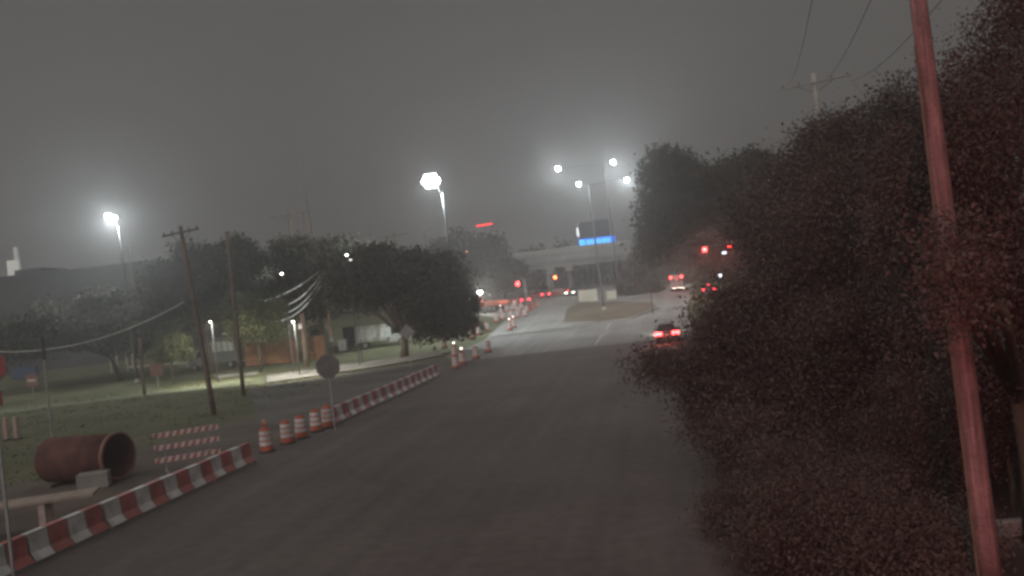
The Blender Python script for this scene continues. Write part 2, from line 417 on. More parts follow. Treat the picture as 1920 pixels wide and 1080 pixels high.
def work_table():
    p = G(60, 1004); root = empty('work_table', p, R(24), 'pale wooden slab table behind the near barrier', 'table')
    MB().box(-1.9, 1.9, -.55, .55, .95, 1.05, ch=.01).build('table_top', mat('pale_plywood', (.30, .25, .21), .8, .2, 2.), root)
    for x in (-1.2, .45):
        for y in (-.42, .42):
            MB().box(x - .09, x + .09, y - .09, y + .09, 0, .948).build('leg', mat('pale_timber', (.44, .36, .33), .8, .2, 3.), root)
work_table()
def block():
    o = MB().box(-.55, .55, -.35, .35, 0, .6, ch=.03).build('concrete_block', M_dirtconc); o.location = G(178, 915); o.rotation_euler = (0, 0, .4)
    tag(o, 'grey concrete block lying against the rusty pipe', 'concrete block')
block()

# ------------------------------------------------------------------ poles
def utility_pole(base, top, r0, r1, label, m=None, arms=(), cat='utility pole', name='utility_pole'):
    base = Vector(base); top = Vector(top); d = top - base
    root = empty(name, base, 0, label, cat)
    n = 5; MB().tube([d * (i / n) + Vector((0, 0, -.3 if i == 0 else 0)) for i in range(n + 1)], [r0 + (r1 - r0) * i / n for i in range(n + 1)], 10).build('pole', m or M_wood, root, True)
    for f, half, tilt in arms:
        c = d * f; a = RGT * half + UP * (half * tilt)
        MB().tube([c - a + FWD * -.16, c + a + FWD * -.16], .07, 6).build('crossarm', m or M_wood, root)
        for k in (-.9, -.45, .45, .9):
            q = c + a * k + FWD * -.16; MB().lathe([(.03, .05), (.06, .1), (.06, .16), (.04, .2)], 8, q).build('insulator', M_dark, root)
        for k in (-.55, .55):
            MB().tube([c + a * k - FWD * .16, c - UP * .7], .02, 5).build('brace', M_dark, root)
    return root
def at_top(base, x, y): return P(x, y, depth(base))
b1 = G(402, 778); t1 = at_top(b1, 338, 424)
utility_pole(b1, t1, .17, .12, 'leaning dark utility pole with a crossarm, in front of the yard', arms=((.965, 1.15, .10),))
b2 = G(457, 742); t2 = at_top(b2, 425, 434)
utility_pole(b2, t2, .16, .12, 'straight dark utility pole without crossarm beside the leaning one')
b3 = G(271, 741); t3 = at_top(b3, 262, 632)
utility_pole(b3, t3, .15, .13, 'short dark wooden post on the grass near the small orange sign', cat='post', name='wooden_post')
b4 = G(575, 688); t4 = at_top(b4, 566, 588)
utility_pole(b4, t4, .26, .22, 'thick dark post in front of the wooden fence', cat='post', name='wooden_post')
b5 = G(624, 664); t5 = at_top(b5, 606, 500)
utility_pole(b5, t5, .19, .13, 'pale wooden utility pole where the bright cables meet', m=M_wood2)
b6 = G(608, 664); t6 = at_top(b6, 598, 560)
utility_pole(b6, t6, .24, .22, 'dark post just left of the pale utility pole', cat='post', name='wooden_post')
# meter boxes on the posts
def meter(pt, label, parent_d=None):
    o = MB().box(-.16, .16, -.09, .09, -.24, .24, ch=.02).build('meter_box', mat('meter_white', (.75, .75, .72), .4), smooth=False); o.location = pt
    m2 = MB().tube([(0, -.09, .06), (0, -.17, .06)], .09, 10).build('dial', M_steel, o); tag(o, label, 'meter box')
meter(P(563, 612, depth(b4) - .32), 'white meter box fixed to the thick dark post')
meter(P(621, 637, depth(b5) - .32), 'bright white meter box low on the pale utility pole')
# far poles in the haze
for (xb, yb, xt, yt, d, r, lab, arms) in [
    (556, 560, 541, 392, 118, .22, 'hazy distant pole with a wide crossarm behind the dark trees', ((.955, 2.4, .06),)),
    (583, 560, 569, 396, 122, .20, 'hazy distant pole just right of the tall pale mast', ()),
    (800, 560, 796, 432, 150, .16, 'thin hazy pole behind the dark tree below the brightest lamp', ()),
    (244, 600, 240, 460, 120, .16, 'thin dark pole right of the lamp mast', ()),
    (742, 560, 738, 436, 165, .16, 'faint distant pole with a crossarm above the dark trees', ((.96, 2.6, .06),))]:
    p = P(xb, yb, d); base = onG(p); t = P(xt, yt, d); base = Vector((t.x + .2, t.y, g(t.y)))
    utility_pole(base, t, r, r * .8, lab, arms=arms)
t = P(560, 285, 175); utility_pole((t.x + 1., t.y, g(t.y)), t, .75, .10, 'very tall pale tapering mast fading into the night sky', m=mat('mast_steel', (.22, .21, .20), .7, .1), cat='mast', name='radio_mast')
# far right pole above the trees
t = P(1525, 138, 62); utility_pole((t.x + .1, t.y, 0), t, .27, .17, 'tall hazy pole with two crossarms rising above the trees', m=mat('grey_pole', (.34, .32, .30), .8, .2), arms=((.965, 2.5, .10), (.75, 1.7, .06)))
# near red-lit pole
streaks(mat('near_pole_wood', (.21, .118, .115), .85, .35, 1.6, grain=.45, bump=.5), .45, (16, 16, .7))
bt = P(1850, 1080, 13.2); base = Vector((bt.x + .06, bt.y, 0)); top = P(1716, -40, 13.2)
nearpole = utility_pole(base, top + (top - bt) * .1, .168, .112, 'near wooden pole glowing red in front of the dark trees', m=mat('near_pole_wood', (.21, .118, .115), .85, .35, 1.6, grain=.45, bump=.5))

MB().tube([Vector((-.17, -.02, 0)), (top - base) * .5 + Vector((-.145, -.02, 0)), (top - base) * .9 + Vector((-.12, -.02, 0))],   .022, 6).build('conduit', M_wood, nearpole)
# ------------------------------------------------------------------ cables
def cable(a, b, sag, label, r=.02, m=None, n=14):
    a, b = Vector(a), Vector(b); pts = [a.lerp(b, i / n) - UP * (sag * 4 * (i / n) * (1 - i / n)) for i in range(n + 1)]
    o = MB().tube(pts, r, 5).build('cable', m or M_wire); return tag(o, label, 'cable', 'overhead cables')
hub = t5 + Vector((0, 0, -.1))
for i, ((x, y), dz, sag) in enumerate([((470, 570), 0, .7), ((500, 578), -.35, 1.2), ((498, 592), -.8, 1.4), ((490, 602), -1.3, 1.6)]):
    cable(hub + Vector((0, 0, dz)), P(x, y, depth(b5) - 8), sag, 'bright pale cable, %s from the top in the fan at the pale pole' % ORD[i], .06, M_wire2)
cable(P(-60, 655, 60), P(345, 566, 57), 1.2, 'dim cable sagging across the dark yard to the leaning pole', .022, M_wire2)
for i, (x0, x1, y1) in enumerate([(1470, 1530, -40), (1530, 1650, -40), (1585, 1790, -30)]):
    a = P(x0 + 8, 158 - i * 3, 62); cable(a, P(x1, y1, 22), .5, 'faint cable, %s of three rising from the far crossarm' % ORD[i], .012)
cable(P(1600, 152, 62), P(1745, 100, 13.6), .7, 'faint cable from the far crossarm to the near red pole', .01)
cable(P(1785, 190, 13.0), P(1960, 120, 12.), .15, 'thin cable leaving the red pole towards the upper frame edge', .008)
cable(P(1790, 478, 12.9), P(1960, 490, 12.), .05, 'thin cable leaving the red pole at mid height', .009)
cable(P(606, 512, depth(b5)), P(770, 545, depth(b5) + 20), .9, 'dark cable from the pale pole into the dark tree', .03)

# ------------------------------------------------------------------ street lamps
def street_lamp(headpx, d, poletop, label, power, m_lens, r=(.16, .09), arms=None, size=.5, base_dx=.2, col=(.88, .97, 1.), cluster=((0, 0, 0),)):
    """pole with one light per arm; clustered heads stand for the bloom of one"""
    pt = P(*poletop, d); base = Vector((pt.x + base_dx, pt.y, g(pt.y)))
    root = empty('street_lamp', base, 0, label, 'street lamp', 'street lamps')
    dd = pt - base
    MB().tube([dd * (i / 6) for i in range(7)], [r[0] + (r[1] - r[0]) * i / 6 for i in range(7)], 10).build('pole', mat('lamp_pole', (.10, .10, .10), .7, .2, 4.), root, True)
    MB().lathe([(.28, 0), (.28, .1), (.2, .35), (.17, .4)], 10).build('base', M_conc, root)
    for (x, y), pw, ml in headpx:
        h = P(x, y, d) - base
        MB().tube([dd - UP * .15, dd.lerp(h, .5) + UP * .12, h + UP * .06], [.06, .05, .045], 6).build('arm', MATS['lamp_pole'], root)
        dirv = (h - dd); dirv.z = 0
        if dirv.length < .05: dirv = RGT.copy()
        az = math.atan2(dirv.y, dirv.x); Mx = Matrix.Translation(h) @ Matrix.Rotation(az, 4, 'Z')
        for q in cluster:
            hq = h + RGT * q[0] + FWD * q[1] + UP * q[2]; Mq = Matrix.Translation(hq) @ Matrix.Rotation(az, 4, 'Z')
            hd = MB().box(-size * .5, size * .5, -size * .4, size * .4, size * .36, size * .36 + .1, Mq, .03).build('lamp_head', M_steel, root)
            MB().lathe([(size * .12, -size * .48), (size * .36, -size * .36), (size * .5, -size * .05), (size * .44, size * .28), (size * .25, size * .37)], 14, hq).build('lens', ml, hd)
            if len(cluster) > 1: MB().tube([h + UP * .3, hq + UP * (size * .32 + .1)], .05, 6).build('bracket', M_steel, root)
        lamp('lamp_light', h - UP * .28, pw, col, root, radius=.22)
    return root
street_lamp([((208, 407), 8500, M_lens)], 95, (222, 425), 'tall lamp mast with a single bright head over the dark yard building', 0, M_lens, size=.62, cluster=((-.28, 0, .12), (.28, 0, -.12)))  # second head added to widen the glare of one lamp
street_lamp([((808, 340), 20000, M_lens)], 100, (829, 362), 'tall lamp mast with the brightest head, above the dark central tree', 0, M_lens, size=.8, cluster=((-.62, 0, 0), (-.32, -.3, .42), (.32, -.3, .42), (.62, 0, 0), (-.3, -.5, -.42), (.3, -.5, -.42), (0, -.7, .05)))  # extra heads clustered to stand for the bloom of one lamp
street_lamp([((1085, 345), 1500, M_lens2), ((1175, 337), 5500, M_lens)], 118, (1103, 346), 'twin-arm lamp pole standing on the grassed island', 0, M_lens, size=.56, base_dx=.25)
street_lamp([((1046, 316), 10000, M_lens), ((1149, 304), 9000, M_lens)], 150, (1133, 308), 'twin-arm lamp pole farther off, just left of the tree edge', 0, M_lens, size=.74)
# small distant lamps among the trees
def small_lamp(x, y, d, label, m, power=0, s=.22, post=True):
    p = P(x, y, d); base = Vector((p.x, p.y, g(p.y))); root = empty('lamp_post', base, 0, label, 'lamp', 'small distant lamps')
    h = p - base
    MB().tube([(0, .25, 0), (0, .25, h.z + .1), h + Vector((0, .05, .12))], .06, 6).build('pole', M_dark, root)
    MB().box(-s, s, -.12, .15, .0, .12, Matrix.Translation(h)).build('lamp_head', M_dark, root)
    MB().lathe([(s * .3, -.14), (s * .7, -.1), (s * .75, -.01)], 10, h).build('lens', m, root)
    if power: lamp('lamp_light', h - UP * .2 - FWD * .9, power, (1., .95, .82), root, 'SPOT', .08, (R(28), 0, YAW), 155, .5)
small_lamp(528, 512, 84, 'small white lamp in the dark gap between the left trees', M_head, 0, .16)
small_lamp(650, 477, 84, 'small white lamp high among the dark trees, upper of two', M_head, 0, .16)
small_lamp(657, 486, 86, 'dimmer small lamp just below and right of another among the trees', mat('dim_lens', (.8, .8, .8), emit=(1, .98, .92), strength=2.2), 0, .18)
small_lamp(1207, 429, 105, 'small white lamp at the left edge of the tree mass', M_head, 500, .22)
small_lamp(394, 602, 84, 'small white lamp above the parked truck in the yard', M_head, 3000, .10)
small_lamp(549, 602, 80, 'small white lamp in front of the board fence by the thick post', M_head, 3000, .14)
small_lamp(875, 471, 140, 'tiny orange lamp above the central dark tree', mat('orange_lens', (.8, .3, .1), emit=(1, .35, .18), strength=2.5), 0, .2)

# ------------------------------------------------------------------ traffic signals
def signal_head(parent, h, lit, m_lit, face=-1, s=1.):
    """three-lens head at offset h; face -1 looks to -Y"""
    hd = MB().box(-.18 * s, .18 * s, -.1, .1, -.55 * s, .55 * s, Matrix.Translation(h), .02).build('signal_head', M_dark, parent)
    for i, z in enumerate((.36, 0, -.36)):
        c = h + Vector((0, face * .1, z * s)); m = m_lit if i == lit else (mat('dark_lens', (.04, .03, .03), .3))
        MB().tube([c, c + Vector((0, face * .03, 0))], .15 * s, 14).build('lens', m, hd)
        vs = []; fs = []; n = 10
        for k in range(n + 1):
            th = math.pi * (k / n) * 1.3 - math.pi * .15
            for q in (0, 1):
                vs.append(c + Vector((math.cos(th) * .165 * s, face * (.24 * s * q), math.sin(th) * .165 * s)))
        for k in range(n): fs.append((2 * k, 2 * k + 1, 2 * k + 3, 2 * k + 2))
        MB().add(vs, fs).build('visor', M_dark, hd)
    return hd
def mast_signal(heads, d, pole_x, label, m_lit, hz, s=1.4, litpow=60):
    ps = [P(x, y, d) for x, y in heads]; q = P(*pole_x, d); base = Vector((q.x, q.y, g(q.y)))
    root = empty('traffic_signal', base, 0, label, 'traffic signal', 'red traffic signals')
    top = ps[0].z + .7 - base.z
    MB().tube([(0, 0, 0), (0, 0, top * .5), (0, 0, top)], [.16, .14, .11], 10).build('pole', M_steel, root, True)
    far_ = max(ps, key=lambda p: (p - base).length) - base
    MB().tube([(0, 0, top - .1), Vector((far_.x * .5, far_.y * .5, top + .05)), Vector((far_.x, far_.y + .14, far_.z + .3))], [.09, .075, .05], 8).build('mast_arm', M_steel, root)
    for p in ps:
        h = p - base - Vector((0, 0, .36 * s)); signal_head(root, h, 0, m_lit, -1, s)
        if litpow: lamp('signal_light', h + Vector((0, -.5, .36 * s)), litpow, (1, .06, .04), root, radius=.1)
mast_signal([(1321, 468), (1369, 461)], 128, (1440, 470), 'mast arm signal with two red lights over the right carriageway', M_redl, 6, 2.1, 400)
mast_signal([(971, 532)], 140, (984, 532), 'pole signal showing bright red left of the overpass columns', M_redl, 5, 2.1, 0)
mast_signal([(1041, 520)], 158, (1027, 520), 'signal showing orange red light between the overpass columns', M_amber, 5, 2.0, 0)
o = MB().box(-.28, .28, -.05, .05, -.14, .14, ch=.01).build('lit_street_sign', mat('sign_lightbox', (.8, .85, .9), .4, 0., emit=(.8, .9, 1.), strength=3.)); o.location = P(1358, 474, 127.5)
MB().box(-.03, .03, -.03, .03, .14, 1.2).build('hanger', M_dark, o); tag(o, 'small white lightbox sign hanging under the red mast arm signals', 'lit sign')
o = MB().box(-.24, .24, -.05, .05, -.2, .2, ch=.01).build('lit_walk_signal', mat('walk_light', (.8, .85, .9), .4, 0., emit=(.8, .9, 1.), strength=2.6)); o.location = P(1350, 517, 127)
MB().tube([(0, .1, .3), (0, .1, g(o.location.y) - o.location.z)], .06, 8).build('pole', M_steel, o); tag(o, 'small white lit crossing signal beyond the red car lights', 'crossing signal')
# the signal that hangs on the camera's own mast arm, showing red to the oncoming side
root = empty('traffic_signal', (1.5, -.6, 5.0), 0, 'traffic signal on the near mast arm, red light shining on the near pole', 'traffic signal', 'red traffic signals')
signal_head(root, Vector((0, 0, 0)), 0, M_redl, 1, 1.)
MB().tube([(-4, -.25, .1), (6, -.25, .0)], [.08, .12], 10).build('mast_arm', M_steel, root)
MB().tube([(6, -.25, -5.0), (6, -.25, .6)], [.18, .15], 10).build('pole', M_steel, root)
lamp('signal_light', (0, .55, .36), 1800, (1, .06, .08), root, 'SPOT', .14, (R(88), 0, R(-14)), 120, 1.)

# ------------------------------------------------------------------ overpass
M_over = mat('overpass_concrete', (.22, .21, .196), .9, .25, .3, grain=.3)
def overpass():
    d = 172; c = P(1080, 480, d); y0 = c.y; root = empty('overpass', (c.x, y0, g(y0)), R(6), 'concrete highway overpass crossing the far end of the road', 'overpass')
    z = lambda px: (P(1080, px, d).z - g(y0))
    zt, zb = z(462), z(497); Lx = 95
    MB().box(-Lx, Lx, 0, 14, zb + 1.1, zt - .9).build('deck', M_over, root)
    for yy, nm in ((-.3, 'parapet'), (13.9, 'parapet')):
        MB().prism([(-.0, 0), (.4, 0), (.4, .15), (.25, .4), (.22, 1.0), (.0, 1.0)], 0, 1)
        m = MB().box(-Lx, Lx, yy, yy + .35, zt - 1.05, zt + .05).build(nm, M_over, root)
    for k in range(6):
        MB().box(-Lx, Lx, .5 + k * 2.45, 1.1 + k * 2.45, zb, zb + 1.1).build('girder', M_over, root)
    for bx in (-62, -34, -5.2, -1.6, 26, 55):
        MB().box(bx - .7, bx + .7, -.1, 14.2, zb - 1.0, zb - .004).build('bent_cap', M_over, root)
        for yy in (1.8, 7, 12.2):
            MB().tube([(bx, yy, -.3), (bx, yy, zb - 1.)], .5, 14).build('column', M_over, root, True)
    for k in range(12):
        x = -60 + k * 11.
        MB().tube([(x, -.2, zt), (x, -.2, zt + .5)], .05, 6).build('rail_post', M_steel, root)
    return root
overpass()

# ------------------------------------------------------------------ distant lit sign tower and red sign
def dark_tower():
    d = 205; c = P(1118, 452, d); w = 3.6; root = empty('sign_block', (c.x, c.y, g(c.y)), R(9), 'dark raised sign block behind the overpass with a glowing blue band', 'sign')
    zt = P(1114, 414, d).z - g(c.y); zs = P(1114, 446, d).z - g(c.y); zs0 = P(1114, 461, d).z - g(c.y)
    [MB().box(x - .4, x + .4, 1, 1.8, 0, zs0 - .31).build('column', M_dark, root) for x in (-2.6, 2.6)]
    MB().box(-3.2, 3.3, 0, 5, zs0 - .3, zt).build('wall', mat('dark_cladding', (.018, .018, .024), .7), root)
    sg = MB().box(-3.9, 4.3, -.5, -.02, zs0 + .1, zs).build('sign_band', mat('blue_sign', (.05, .2, .6), .4, 0., emit=(.01, .19, .90), strength=1.5), root)
    MB().box(-3.8, -2.7, -.56, -.5, zs0 + .3, zs - .2).build('emblem', mat('blue_sign_bright', (.1, .4, .8), .4, 0., emit=(.08, .55, 1.), strength=1.6), sg)
    x = -2.2
    for wd, gp in ((.8, .12), (.7, .15), (.85, .12), (.5, .3), (1.0, .1), (.6, .1)):
        MB().box(x, x + wd, -.54, -.5, zs0 + .45, zs - .35).build('sign_letter_block', MATS['blue_sign_bright'], sg); x += wd + gp
    MB().box(-4.15, -3.75, -.3, .0, zs + .7, zs + 2.6).build('lit_fin', mat('white_fin', (.8, .8, .8), .4, 0., emit=(.9, .93, 1.), strength=1.6), root)
dark_tower()
def red_sign():
    d = 175; a, b = P(893, 424, d), P(924, 419, d); c = (a + b) / 2; L = (b - a).length
    root = empty('red_light_bar', (c.x, c.y, g(c.y)), 0, 'thin glowing red light bar on a tall post above the trees', 'lit sign')
    zz = c.z - g(c.y); hv = (b - a) / 2
    MB().tube([-hv + UP * zz, hv + UP * zz], .13, 8).build('light_tube', mat('red_tube', (.7, .05, .05), .4, 0., emit=(1., .05, .04), strength=3.), root)
    MB().tube([(0, .3, 0), (0, .3, zz)], [.2, .12], 8).build('post', M_steel, root)
    MB().box(-L / 2 - .1, L / 2 + .1, .15, .3, zz - .25, zz + .25).build('backing', M_dark, root)
red_sign()

# ------------------------------------------------------------------ vehicles
def wheel(parent, x, y, r=.33, w=.22, cap=None):
    t = MB().tube([(x - w / 2, y, r), (x + w / 2, y, r)], r, 16).build('wheel', M_rubber, parent, False)
    s = 1 if x > 0 else -1
    MB().tube([(x + s * (w / 2 - .02), y, r), (x + s * (w / 2 + .012), y, r)], r * .62, 12).build('rim', M_steel, t)
def prof_body(name, poly, halfw, m, parent):   # side outline (y, z) with a width that narrows upward
    n = len(poly); vs = [(-halfw(z), y, z) for y, z in poly] + [(halfw(z), y, z) for y, z in poly]
    fs = [tuple(range(n)), tuple(range(2 * n - 1, n - 1, -1))] + [(i, n + i, n + (i + 1) % n, (i + 1) % n) for i in range(n)]
    o = MB().add(vs, fs).build(name, m, parent)
    bv = o.modifiers.new('bevel', 'BEVEL'); bv.width = .05; bv.segments = 2; bv.limit_method = 'ANGLE'; bv.angle_limit = R(25)
    return o
def sedan(loc, rz, label, paint, tail, head_pow=0, group='cars on the road', lights=True, tail_size=.17, chm=False):
    root = empty('car', loc, rz, label, 'car', group)
    hw = lambda z: .9 if z < .9 else .9 - .27 * (z - .9) / .55
    body = [(-2.3, .35), (-2.32, .62), (-2.25, .93), (-1.55, .98), (.75, .97), (1.9, .82), (2.25, .66), (2.3, .35), (1.8, .22), (-1.8, .22)]
    prof_body('body', body, lambda z: .9 if z < .8 else .86, paint, root)
    prof_body('cabin', [(-1.75, .94), (-1.05, 1.40), (-.6, 1.45), (.05, 1.44), (.85, .94)], lambda z: .80 - .2 * (z - .94) / .5, paint, root)
    rw = MB().add([(-.70, -1.70, 1.0), (.70, -1.70, 1.0), (.58, -1.115, 1.385), (-.58, -1.115, 1.385)], [(0, 1, 2, 3)])
    for i in range(4): rw.v[i] = (rw.v[i][0], rw.v[i][1] - .02, rw.v[i][2] + .015)
    rw.build('rear_window', M_glass, root)
    MB().add([(-.70, .80, 1.0), (.70, .80, 1.0), (.56, .13, 1.40), (-.56, .13, 1.40)], [(0, 1, 2, 3)]).build('windscreen', M_glass, root).location = (0, .02, .015)
    for s in (-1, 1):
        MB().add([(s * .795, -1.35, 1.0), (s * .795, .62, 1.0), (s * .635, .0, 1.37), (s * .635, -.95, 1.37)], [(0, 1, 2, 3)]).build('side_window', M_glass, root).location = (s * .012, 0, 0)
        MB().box(s * .93 - .09, s * .93 + .09, .45, .62, .95, 1.08, ch=.02).build('mirror', paint, root)
        MB().box(s * .68 - tail_size, s * .68 + tail_size, -2.345, -2.24, .64, .90, ch=.02).build('tail_light', tail, root)
        MB().box(s * .66 - .18, s * .66 + .18, 2.12, 2.3, .60, .72, ch=.02).build('headlight', M_head if head_pow else M_glass, root)
        for y in (-1.4, 1.38): wheel(root, s * .80, y)
    MB().box(-.88, .88, -2.38, -2.27, .34, .56, ch=.03).build('bumper', paint, root)
    MB().box(-.16, .16, -2.36, -2.325, .62, .70).build('plate', mat('plate', (.6, .6, .58), .5), root)
    if chm: MB().box(-.2, .2, -1.34, -1.24, 1.33, 1.38).build('high_brake_light', tail, root)
    if head_pow:
        for s in (0,): lamp('headlight_beam', (s, 2.45, .64), 2 * head_pow, (1, .97, .88), root, 'SPOT', .08, (R(84), 0, 0), 46, .8)
    if tail is M_tail: lamp('brake_glow', (0, -3.6, .8), 70, (1, .1, .08), root, radius=.3)
    return root
M_car1 = mat('grey_car_paint', (.05, .05, .055), .3, .08); M_car2 = mat('white_van_paint', (.16, .16, .16), .35, .06)
M_car3 = mat('dark_car_paint', (.06, .06, .07), .3, .08); M_ocar = mat('orange_car_paint', (.30, .09, .05), .4, .08)
c1 = P(1249, 621, 73); 
sedan((c1.x, c1.y + 2.3, g(c1.y)), R(1), 'dark car with two glaring red brake lights, partly behind the tree', M_car1, M_tail, 6000, tail_size=.28)
def van(loc, rz, label):
    root = empty('van', loc, rz, label, 'van', 'cars on the road')
    prof_body('body', [(-2.8, .45), (-2.8, 2.45), (-2.6, 2.62), (1.3, 2.6), (1.9, 1.6), (2.7, 1.25), (2.8, .45)], lambda z: 1.0 if z < 1.4 else 1. - .12 * (z - 1.4) / 1.2, M_car2, root)
    for s in (-1, 1):
        MB().box(s * .80 - .14, s * .80 + .14, -2.86, -2.75, 2.02, 2.3, ch=.02).build('tail_light', M_tail, root)
        MB().add([(s * .08, -2.815, 1.35), (s * .72, -2.815, 1.35), (s * .70, -2.815, 1.95), (s * .08, -2.815, 1.95)], [(0, 1, 2, 3)]).build('rear_window', M_glass, root)
        MB().box(s * 1.16 - .1, s * 1.16 + .1, 1.35, 1.5, 1.3, 1.65, ch=.02).build('mirror', M_dark, root)
        MB().box(s * .75 - .16, s * .75 + .16, 2.72, 2.83, .8, 1.0).build('headlight', M_head, root)
        for y in (-1.8, 1.8): wheel(root, s * .88, y, .37, .25)
    MB().box(-.98, .98, -2.98, -2.78, .42, .66, ch=.03).build('bumper', mat('chrome', (.6, .5, .45), .25, .05, metal=.9), root)
    MB().box(-.16, .16, -2.83, -2.80, .85, .95).build('plate', MATS['plate'], root)
    for s in (0,): lamp('headlight_beam', (s, 3.0, .9), 5000, (1, .97, .88), root, 'SPOT', .08, (R(84), 0, 0), 70, .8)
    lamp('brake_glow', (0, -3.6, 1.9), 60, (1, .08, .05), root, radius=.3)
    return root
v1 = P(1270, 530, 134); van((v1.x, v1.y + 2.8, g(v1.y)), R(-2), 'pale van with high red brake lights, ahead of the dark car')
c3 = P(1330, 526, 122); zz = g(c3.y)
sedan((c3.x, c3.y + 2.3, zz + .0), R(-4), 'dark car with dim red tail lights at the far signals', M_car3, M_taild, 0, chm=True)
c4 = G(1046, 556); sedan(c4, R(70), 'small orange red car stopped under the overpass', M_ocar, M_taild, 0, group='cars under the overpass')
c5 = G(1070, 556); sedan((c5.x + .4, c5.y + 3, c5.z), R(165), 'pale car under the overpass facing the camera with headlights on', M_car2, M_taild, 60, group='cars under the overpass')
c6 = G(972, 572); sedan(c6, R(40), 'dark red car with tail lights on beside the far orange drums', mat('red_car_paint', (.26, .05, .04), .35, .08), M_taild, 0, group='cars under the overpass')
c7 = G(1012, 561); sedan(c7, R(35), 'dark red car with tail lights on, nearest the overpass column', MATS['red_car_paint'], M_taild, 0, group='cars under the overpass')
# work truck in the far zone
def work_truck():
    p = G(912, 585); root = empty('work_truck', p, R(62), 'orange work truck with white lamps in the far work zone', 'truck')
    MB().box(-1.1, 1.1, -3.6, 1.2, .85, 1.05).build('flat_bed', M_orange, root)
    for s in (-1.08, 1.08): MB().box(s - .03, s + .03, -3.6, 1.2, 1.05, 1.55).build('side_board', M_orange, root)
    prof_body('cab', [(1.3, .6), (1.3, 2.3), (2.2, 2.35), (2.7, 1.5), (3.5, 1.35), (3.55, .6)], lambda z: 1.05 if z < 1.5 else 1.05 - .15 * (z - 1.5), M_ocar, root)
    MB().add([(-.8, 2.75, 1.55), (.8, 2.75, 1.55), (.72, 2.28, 2.25), (-.72, 2.28, 2.25)], [(0, 1, 2, 3)]).build('windscreen', M_glass, root)
    for s in (-1, 1):
        for y in (-2.4, -1.5, 2.7): wheel(root, s * .95, y, .45, .3)
        MB().box(s * .8 - .15, s * .8 + .15, 3.5, 3.6, .85, 1.1).build('headlight', M_head, root)
    MB().tube([(0, .9, 1.05), (0, .9, 3.2)], .05, 6).build('light_mast', M_steel, root)
    MB().box(-.5, .5, .8, .9, 2.9, 3.3).build('work_light', M_head, root)
    lamp('work_light_lamp', (0, .3, 3.0), 1500, (1, .98, .9), root, radius=.2)
work_truck()

# ------------------------------------------------------------------ beige cabinets by the island
def cabinet(x0, x1, yt, yb, label):
    b = G((x0 + x1) / 2, yb); d = depth(b); w = (x1 - x0) * d / FOC; h = (yb - yt) * d / FOC
    root = empty('utility_cabinet', b, YAW, label, 'cabinet', 'beige cabinets')
    MB().box(-w / 2 - .06, w / 2 + .06, -.5, .6, -.1, .12).build('plinth', M_conc, root)
    MB().box(-w / 2, w / 2, -.4, .5, .12, h - .08, ch=.02).build('body', M_beige, root)
    MB().box(-w / 2 - .05, w / 2 + .05, -.46, .56, h - .08, h).build('roof', M_beige, root)
    n = 3 if w > 2 else 2
    for k in range(n):
        a = -w / 2 + .06 + k * (w - .12) / n; dr = MB().box(a + .02, a + (w - .12) / n - .02, -.43, -.402, .2, h - .18).build('door', M_beige, root)
        MB().box(a + .08, a + .11, -.46, -.43, h * .45, h * .55).build('handle', M_dark, dr)
cabinet(1086, 1121, 543, 566, 'larger beige utility cabinet left of the lamp pole')
cabinet(1138, 1156, 545, 561, 'smaller beige utility cabinet right of the lamp pole')

# ------------------------------------------------------------------ signs
def sign(c, shape, rad, label, face, back, name, look=1, depth_off=0, base=None, thick=.02, rot=0):
    """plate with centre c on a post"""
    c = Vector(c); root = empty(name, (c.x, c.y, g(c.y)), YAW + rot, label, 'sign'); z = c.z - g(c.y)
    n = {'oct': 8, 'dia': 4}.get(shape)
    if n:
        off = math.pi / 8 if n == 8 else 0
        poly = [(rad * math.cos(2 * math.pi * k / n + off), z + rad * math.sin(2 * math.pi * k / n + off)) for k in range(n)]
    else: poly = [(-rad[0], z - rad[1]), (rad[0], z - rad[1]), (rad[0], z + rad[1]), (-rad[0], z + rad[1])]
    MB().prism(poly, -.05, -.05 + thick).build('plate', face if look > 0 else back, root)
    rr = rad if n else max(rad)
    MB().box(-.035, .035, -.025, .03, -.2, z + rr * .7).build('post', M_steel, root)
    return root, poly, z
sign(P(615, 687, 43), 'oct', .60, 'dark octagonal sign seen from behind beside the far barrier', None, M_signback, 'octagonal_sign', -1)
sign(P(763, 623, 75), 'dia', .68, 'grey diamond sign seen from behind at the dark tree', None, mat('sign_back_grey', (.26, .26, .25), .5, .1, 5., metal=.3), 'diamond_sign', -1)
sign(P(770, 588, 92), 'rect', (.28, .85), 'pale narrow upright sign behind the grey diamond sign', M_white, M_white, 'upright_sign', 1)
r, poly, z = sign(P(-18, 687, 22), 'oct', .457, 'red octagonal stop sign cut by the left frame edge', mat('faded_red', (.24, .06, .055), .6, .2, 3.), M_signback, 'stop_sign', 1)
MB().prism([(x * 1.0, z + (zz - z) * 1.0) for x, zz in poly], -.029, -.024).build('back_sheet', M_signback, r)
inn = [(.457 * .92 * math.cos(2 * math.pi * k / 8 + math.pi / 8), z + .457 * .92 * math.sin(2 * math.pi * k / 8 + math.pi / 8)) for k in range(8)]
vs = [(x, -.053, zz) for x, zz in poly] + [(x, -.053, zz) for x, zz in inn]
MB().add(vs, [(i, (i + 1) % 8, 8 + (i + 1) % 8, 8 + i) for i in range(8)]).build('border', M_signback, r)
MB().box(-.30, .22, -.055, -.03, z - .98, z - .62).build('lower_plate', MATS['faded_red'], r)
sign(P(293, 693, 82), 'rect', (.55, .58), 'small orange and white sign on a post in the grass', mat('orange_sign', (.22, .12, .085), .6, .2, 3.), M_signback, 'small_orange_sign', 1)
